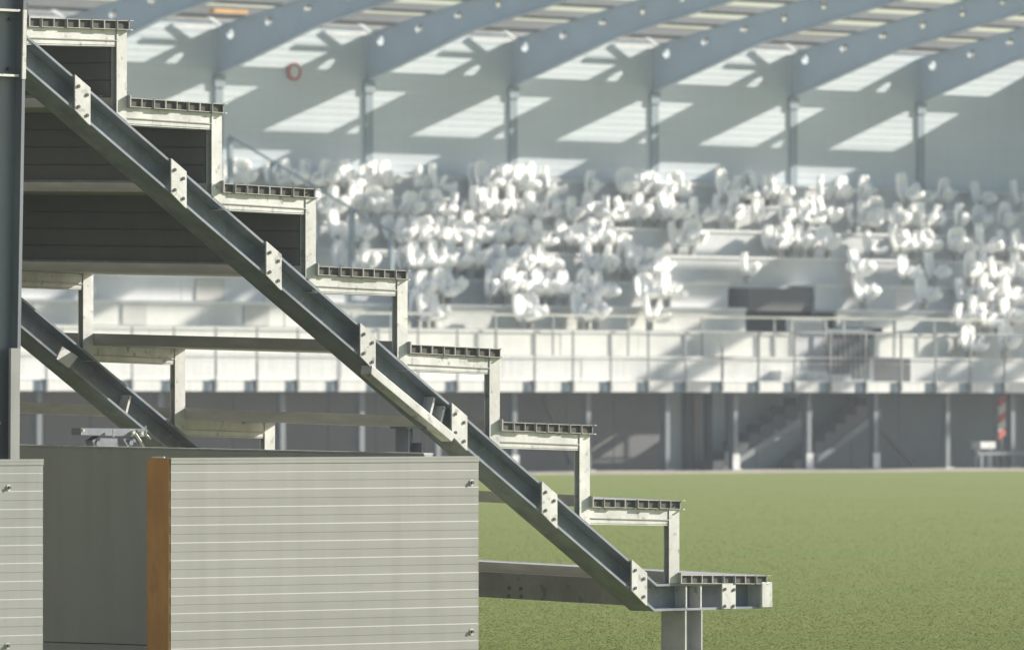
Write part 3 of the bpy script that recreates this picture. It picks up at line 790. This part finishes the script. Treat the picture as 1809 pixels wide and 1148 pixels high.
# treads of hollow planks
LEN0, LEN1 = -.012, 2.15 * BAY
ordw = ['topmost', 'second', 'third', 'fourth', 'fifth', 'sixth', 'seventh', 'lowest']
for k in range(8):
    a = at_Y(ROWX[k] + 2, ROWY[k], YA - .012); b_ = at_Y(ROWX1[k] - 3, ROWY1[k], YA - .012)
    t = empty('tread', (a.x, a.y, a.z - PT), '%s near tread made of eight hollow aluminium planks' % ordw[k], 'stand tread', 'treads of the near stand')
    dirx = Vector((b_.x - a.x, 0, b_.z - a.z)); L = dirx.length; ux = dirx.normalized(); uz = Vector((-ux.z, 0, ux.x)); uy = Vector((0, 1, DZB / BAY))
    nP = 8; pw = L / nP
    if k == 0: t['label'] = 'topmost near tread made of hollow planks beside the steel column'
    hw = pw - .0015
    def plank():
        m = MB(); wt = .0035; l0, l1 = 0.0, LEN1
        def pt(x, y, z): return Vector((0, 0, 0)) + ux * x + uz * z + uy * y
        o = [(0, 0), (hw, 0), (hw, PT), (0, PT)]; i_ = [(wt, wt), (hw - wt, wt), (hw - wt, PT - wt), (wt, PT - wt)]
        vs = [pt(x, yy, z) for yy in (l0, l1) for ring in (o, i_) for x, z in ring]
        f = []
        for q in range(4):
            r_ = (q + 1) % 4
            f += [(q, r_, r_ + 4, q + 4), (8 + q, 12 + q, 12 + r_, 8 + r_), (q, 8 + q, 8 + r_, r_), (4 + q, 4 + r_, 12 + r_, 12 + q)]
        m.add(vs, f)
        return m
    me = plank().mesh('plank', alu)
    pad = MB().add([ux * (wx) + uy * yy + uz * wz for yy in (.010, .02) for wx, wz in ((.003, .003), (hw - .003, .003), (hw - .003, PT - .003), (.003, PT - .003))], [(0, 1, 2, 3), (7, 6, 5, 4)]).mesh('hollow_shade', blackin)  # dark plate inside each open end stands in for the hollow's shade
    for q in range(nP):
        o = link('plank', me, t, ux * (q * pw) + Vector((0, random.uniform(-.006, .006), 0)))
        link('hollow_shade_plate', pad, o, (0, 0, 0))
    # clip under the planks, small hooks
    cl = MB()
    for q in range(3, 8):
        if k == 7: break
        x = q * pw - .006
        cl.add([ux * x_ + uz * z_ + uy * y_ for y_ in (.03, .07) for x_, z_ in ((x - .012, 0), (x + .012, 0), (x + .004, -.014), (x - .008, -.014))], [(0, 1, 2, 3), (7, 6, 5, 4), (0, 4, 5, 1), (1, 5, 6, 2), (2, 6, 7, 3), (3, 7, 4, 0)])
    if k < 7: link('plank_clips', cl.mesh('plank_clips', boltm), t, (0, 0, 0))
    # nosing strip
    ns = MB()
    ns.add([ux * x_ + uz * z_ + uy * y_ for y_ in (-.01, LEN1) for x_, z_ in ((L, PT + .002), (L + .022, PT + .002), (L + .022, PT - .001), (L, PT - .001))], [(0, 1, 2, 3), (7, 6, 5, 4), (0, 4, 5, 1), (1, 5, 6, 2), (2, 6, 7, 3), (3, 7, 4, 0)])
    ns.add([ux * x_ + uz * z_ + uy * y_ for y_ in (-.01, LEN1) for x_, z_ in ((L + .002, .003), (L + .018, .003), (L + .018, -.002), (L + .002, -.002))], [(0, 1, 2, 3), (7, 6, 5, 4), (0, 4, 5, 1), (1, 5, 6, 2), (2, 6, 7, 3), (3, 7, 4, 0)])
    link('nosing', ns.mesh('nosing', galv), t, (0, 0, 0))
    # rear upstand beside the next post
    us = MB().add([ux * x_ + uz * z_ + uy * y_ for y_ in (-.01, LEN1) for x_, z_ in ((-.010, 0), (-.002, 0), (-.002, PT + .014), (-.010, PT + .014))], [(0, 1, 2, 3), (7, 6, 5, 4), (0, 4, 5, 1), (1, 5, 6, 2), (2, 6, 7, 3), (3, 7, 4, 0)])
    link('rear_upstand', us.mesh('rear_upstand', alu), t, (0, 0, 0))

# closed risers on the upper three steps
def riser(k, xpost, ztop, zbot, n):
    x = P(xpost - 8, 500)[0] - .0005
    t = empty('riser_panel', (x, YA + .06, zbot), '%s dark riser panel of stacked boards behind the near frame' % ordw[k], 'riser panel', 'closed risers of the near stand')
    h = (ztop - zbot) / n
    MB().add([(xx, yy, zz + zoff(yy)) for xx in (x + .0, x + .006) for yy in (YA + .045, YA + 2.15 * BAY) for zz in (zbot, ztop + .03)],
             [(0, 1, 3, 2), (4, 6, 7, 5), (0, 4, 5, 1), (2, 3, 7, 6), (0, 2, 6, 4), (1, 5, 7, 3)]).build('backing_sheet', riserm, t)
    for q in range(n):
        z0 = zbot + q * h; jit = (q % 2) * .003
        m = MB(); 
        y0, y1 = YA + .044, YA + 2.15 * BAY
        vs = []
        for xx in (x - .02 - jit, x - .001):
            for yy in (y0, y1):
                for zz in (z0 + .0025, z0 + h - .0025): vs.append((xx, yy, zz + zoff(yy)))
        m.add(vs, [(0, 1, 3, 2), (4, 6, 7, 5), (0, 4, 5, 1), (2, 3, 7, 6), (0, 2, 6, 4), (1, 5, 7, 3)])
        m.build('board', riserm, t)
    MB().add([(xx, yy, zz + zoff(yy)) for xx in (x - .045, x - .024) for yy in (YA + .08, y1) for zz in (zbot - .0, zbot + .012)],
             [(0, 1, 3, 2), (4, 6, 7, 5), (0, 4, 5, 1), (2, 3, 7, 6), (0, 2, 6, 4), (1, 5, 7, 3)]).build('lower_angle', galv_beam, t)
for k in range(3):
    ztop_ = P(POSTX[k], ROWY1[k] + 14)[1]; zbot_ = P(POSTX[k], ROWY[k + 1])[1]
    riser(k, POSTX[k], ztop_, zbot_, 4)

# dark edge beam between the raker feet
x = P(1163, 1040)[0]
ze0, ze1 = P(1100, 1072)[1], P(1100, 1026)[1]
y1 = YA + 2.1 * BAY
t = empty('edge_beam', (x, YA, ze0), 'dark edge beam with bolt holes running back from the foot of the near frame', 'beam')
MB().add([(xx, yy, zz + zoff(yy)) for xx in (x - .09, x - .078) for yy in (YA + FWD, y1) for zz in (ze0, ze1)],
         [(0, 1, 3, 2), (4, 6, 7, 5), (0, 4, 5, 1), (2, 3, 7, 6), (0, 2, 6, 4), (1, 5, 7, 3)]).build('beam_web', weath, t)
for px, py in ((900, 1038), (920, 1039), (899, 1052), (921, 1053)):
    q = at_X(px, py, x - .09); MB().tube((q.x - .006, q.y, q.z), (q.x, q.y, q.z), .011, 8).build('bolt', boltm, t)

# foot column
xa, xb = P(1213, 1100)[0], P(1241, 1100)[0]
t = empty('foot_column', (xa, YA, 0), 'grey steel column carrying the lowest end of the near raking beam', 'column')
zc = botz(xa) - .002
MB().box(xa - .012, xa, YA, YA + FWD, .0, zc).box(xb - .010, xb, YA, YA + FWD, 0, zc).box(xa, xb - .010, WB - .004, WB + .004, 0, zc).build('shaft', mat('foot_column_galvanised', (.45, .45, .44), (.33, .33, .325), rough=.5, metal=.2, scale=4), t)
MB().box(xa - .06, xb + .05, YA - .04, YA + FWD + .04, 0, .018).build('base_plate', galv, t)

# pale channel fixed under the raking beam
pts = [P(652, 645), P(801, 768), P(793, 780), P(650, 661)]
m = MB().prismY(pts, YA - .022, YA + .06)
m.build('splice_channel', galv, bevel=.003, label='bright channel splice fixed under the middle of the near raking beam', cat='channel')
# stub column under the raking beam behind the cladding
xa, xb = P(735, 780)[0], P(756, 780)[0]
zt_ = P(742, 757)[1]
yb = YA + .06
MB().box(xa, xa + .01, yb, yb + .1, 0, zt_).box(xb - .008, xb, yb - .02, yb + .1, 0, P(752, 782)[1]).box(xa + .01, xb - .008, yb + .05, yb + .06, 0, zt_).box(xa - .03, xb + .03, yb - .02, yb + .11, zt_ + .0005, zt_ + .012).build('stub_column', galv_col, label='dark stub column under the near raking beam behind the cladding', cat='column')
# far support column of B hidden part: clamp
q = at_Y(200, 765, YA + BAY - .05)
t = empty('beam_clamp', tuple(q), 'small galvanised beam clamp with bright bolts at the shaded raking beam', 'clamp')
yc = YA + BAY - .05
def Pc(px, py): r = at_Y(px, py, yc); return (r.x, r.z)
MB().prismY([Pc(143, 756), Pc(255, 757), Pc(255, 771), Pc(143, 768)], yc, yc + .08).build('clamp_bar', galv_beam, t)
MB().prismY([Pc(165, 778), Pc(178, 770), Pc(240, 771), Pc(246, 790), Pc(170, 790)], yc + .01, yc + .07).build('clamp_block', galv_beam, t)
for (a, b_, r) in (((235, 766), (250, 789), .008), ((253, 752), (254, 768), .006), ((254, 768), (262, 775), .006), ((196, 757), (196, 772), .006)):
    p0, p1 = Pc(*a), Pc(*b_); MB().tube((p0[0], yc - .02, p0[1]), (p1[0], yc - .02, p1[1]), r, 6).build('bolt', brightm, t)
for (cx, cy, r) in ((233, 764, .012), (144, 760, .008), (248, 765, .012), (170, 783, .016), (228, 782, .016)):
    p0 = Pc(cx, cy); MB().tube((p0[0], yc - .02, p0[1]), (p0[0], yc, p0[1]), r, 6).build('nut', brightm if r < .014 else galv_beam, t)
pp = [Pc(108, 612), Pc(136, 630), Pc(120, 650), Pc(98, 634)]
m = MB().prismY(pp, yc - .01, yc + .0)
m.build('gusset_plate', galv, label='small pale gusset plate on the shaded raking beam, lower left', cat='plate')

# big column at the left edge, slightly out of plumb
lean = (47 - 31) / 800.0
def Pl(px, py): r = at_Y(px, py, YA - .03); return (r.x, r.z)
yl = YA - .03
t = empty('main_column', (Pl(0, 1148)[0], yl, 0), 'tall blue grey steel column on the left edge carrying the near raking beam', 'column')
zt_ = Pl(0, -60)[1]
xr_t, xr_b = Pl(48, -60)[0], Pl(27, 1150)[0] - .003
zb0 = 0.0
e1 = .026
MB().prismY([(xr_b, zb0), (xr_t, zt_), (xr_t - e1 * .8, zt_), (xr_b - e1 * .8, zb0)], yl, yl + .20).build('right_flange', galv_col, t)
MB().prismY([(xr_b - .42, zb0), (xr_t - .42, zt_), (xr_t - .445, zt_), (xr_b - .445, zb0)], yl, yl + .20).build('left_flange', galv_col, t)
MB().prismY([(xr_b - e1 * .8, zb0), (xr_t - e1 * .8, zt_), (xr_t - .42, zt_), (xr_b - .42, zb0)], yl + .05, yl + .062).build('web', galv_col, t)
for py in (18.5, 133.5):
    z = Pl(20, py)[1]; f_ = (z - zb0) / (zt_ - zb0); xr = xr_b + (xr_t - xr_b) * f_
    MB().box(xr - .42, xr - .022 - .018, yl + .002, yl + .049, z - .006, z + .006).build('stiffener', galv, t)
MB().prismY([Pl(36.5, 140), Pl(43, 140), Pl(45, 18), Pl(39, 18)], yl - .012, yl - .002).build('cover_strip', galv, t)
for (px, py) in ((27, 34), (25, 122), (6, 747)):
    q = Pl(px, py); MB().tube((q[0], yl + .03, q[1]), (q[0], yl + .049, q[1]), .010, 6).build('bolt', brightm if py > 700 else boltm, t)
MB().prismY([Pl(15, 615), Pl(31, 615), Pl(30, 812), Pl(14, 812)], yl - .02, yl - .003).build('side_strip', cladw, t)
MB().box(Pl(44, 20)[0], Pl(52, 20)[0], yl + .01, yl + .05, Pl(0, 30)[1], Pl(0, 3)[1]).build('bracket', boltm, t)

# cladding panels
YPn = YA - .40
def Pp(px, py): r = at_Y(px, py, YPn); return (r.x, r.z)
def cladding(px0, px1, pytop, pyfirst, m, label):
    xa, xb = Pp(px0, 900)[0], Pp(px1, 900)[0]
    zt = Pp((px0 + px1) / 2, pytop)[1]; per = Pp(500, 900)[1] - Pp(500, 930.8)[1]
    t = empty('cladding_panel', (xa, YPn, 0), label, 'cladding panel', 'ribbed cladding panels of the near enclosure')
    prof = []
    z = Pp((px0 + px1) / 2, pyfirst)[1]
    cap_z = z
    pr = [(YPn, zt - .012), (YPn, z + .004)]
    d = .0011
    while z > .02 + per:
        # up-facing ledge catches light, then proud flat, then down-facing fold, recessed flat
        pr += [(YPn + d, z + .003), (YPn, z - .002) , (YPn, z - per * .48), (YPn + d * .8, z - per * .48 - .004), (YPn + d, z - per + .003)]
        z -= per
    pr += [(YPn + d, .0)]
    vs = []; f = []
    pr2 = pr
    n = len(pr2)
    for xx in (xa, xb):
        vs += [(xx, y_, z_) for y_, z_ in pr2]
    for q in range(n - 1): f.append((q, q + 1, n + q + 1, n + q))
    o = len(vs)
    # back and sides
    for xx in (xa, xb):
        vs += [(xx, YPn + .06, zt - .012), (xx, YPn + .06, 0)]
    f.append((o, o + 1, o + 3, o + 2))
    f.append(tuple(range(n)) + (o + 1, o)); f.append(tuple(range(2 * n - 1, n - 1, -1)) + (o + 2, o + 3))
    f.append((0, o, o + 2, n))
    me = bpy.data.meshes.new('sheet'); me.from_pydata(vs, [], f); me.materials.append(m); me.update()
    ob = link('sheet', me, t); ob.matrix_parent_inverse = Matrix.Translation(-t.location)
    MB().box(xa - .002, xb + .002, YPn - .004, YPn + .064, zt - .012, zt).box(xa - .002, xb + .002, YPn - .003, YPn - .001, zt - .03, zt - .0125).build('edge_trim', m, t)
    return t
t = cladding(302, 845.5, 807, 832, cladm, 'warm grey ribbed cladding panel standing right of the rusty post')
for px, py in ((833, 852), (833, 1115)):
    q = Pp(px, py); MB().tube((q[0], YPn - .012, q[1]), (q[0], YPn - .001, q[1]), .010, 6).build('screw', boltm, t)
    MB().tube((q[0], YPn - .003, q[1]), (q[0], YPn - .0005, q[1]), .017, 12).build('washer', brightm, t)
t = cladding(-60, 76, 811, 836, cladw, 'silver grey ribbed cladding panel in the lower left corner')
for px, py in ((15, 861), (13, 1140)):
    q = Pp(px, py); MB().tube((q[0], YPn - .012, q[1]), (q[0], YPn - .001, q[1]), .009, 6).build('screw', boltm, t)
    MB().tube((q[0], YPn - .003, q[1]), (q[0], YPn - .0005, q[1]), .015, 12).build('washer', brightm, t)
# rusty post: its left face shows between gap and panel
x = Pp(302, 900)[0] - .0
y_r = at_X(262, 900, x).y
zt = Pp(290, 809)[1]
t = empty('rusty_post', (x, YPn, 0), 'rusty orange steel post at the left edge of the warm grey panel', 'post')
MB().box(x - .014, x - .003, YPn + .003, y_r, 0, zt).build('shaft', rust, t, bevel=.004)
MB().box(x - .013, x - .004, YPn + .04, YPn + .13, zt + .0005, zt + .008).build('chalked_top', paperm, t)
# dark enclosure wall receding behind the panels
xw = at_Y(750, 803, YPn + .14).x
yw1 = at_X(35, 788, xw).y; zw1 = at_X(35, 788, xw).z; zw0 = at_Y(750, 803, YPn + .14).z
yw2 = yw1 + 1.2; zw2 = zw1 + (zw1 - zw0) / (yw1 - YPn - .14) * 1.2
y0_ = YPn + .14
t = empty('enclosure_wall', (xw, y0_, 0), 'smooth dark grey sheet wall receding behind the open gap', 'wall')
zs = P(170, 1133)[1] - .0
zseam = at_X(170, 1136, xw).z
MB().prismX([(y0_, zseam + .003), (yw2, zseam + .003), (yw2, zw2), (y0_, zw0)], xw, xw + .06).build('sheet', encl, t)
MB().prismX([(y0_, 0), (yw2, 0), (yw2, zseam - .003), (y0_, zseam - .003)], xw, xw + .06).build('sheet', encl, t)
MB().box(xw + .061, xw + .07, y0_, yw2, 0, zw0 - .02).build('backing_sheet', encl, t)
MB().prismX([(y0_, zw0 + .001), (yw2, zw2 + .001), (yw2, zw2 + .009), (y0_, zw0 + .009)], xw - .006, xw + .066).build('top_trim', galv, t)

# unseen dark wall added to hold sky light off the near steel
XB = P(-150, 500)[0] - 1.6
t = empty('sky_light_blocker', (XB, YA, 0), 'added dark wall, unseen, blocking sky light left of the tall column', 'light blocker')
for q in range(8):
    MB().box(XB - .2, XB, YA - 2.0 + 1.8 * q + .004, YA - 2.0 + 1.8 * (q + 1) - .004, 0, 8.0).build('panel', riserm, t)  # panels of the added, unseen sky light blocker
# thin air haze
hz = MB().box(-405, 905, -155, 1505, -1.0, 13.0).mesh('haze', None)
hm = bpy.data.materials.new('air_haze'); hm.use_nodes = True; hn = hm.node_tree
for q in list(hn.nodes):
    if q.type == 'BSDF_PRINCIPLED': hn.nodes.remove(q)
pv = hn.nodes.new('ShaderNodeVolumePrincipled'); pv.inputs['Color'].default_value = (.84, .93, 1, 1); pv.inputs['Density'].default_value = .00055
pv.inputs['Anisotropy'].default_value = .2
hn.links.new(pv.outputs[0], hn.nodes['Material Output'].inputs['Volume'])
hz.materials.append(hm)
link('haze', hz, kind='stuff', label='thin pale air haze over the pitch and stands', cat='haze')
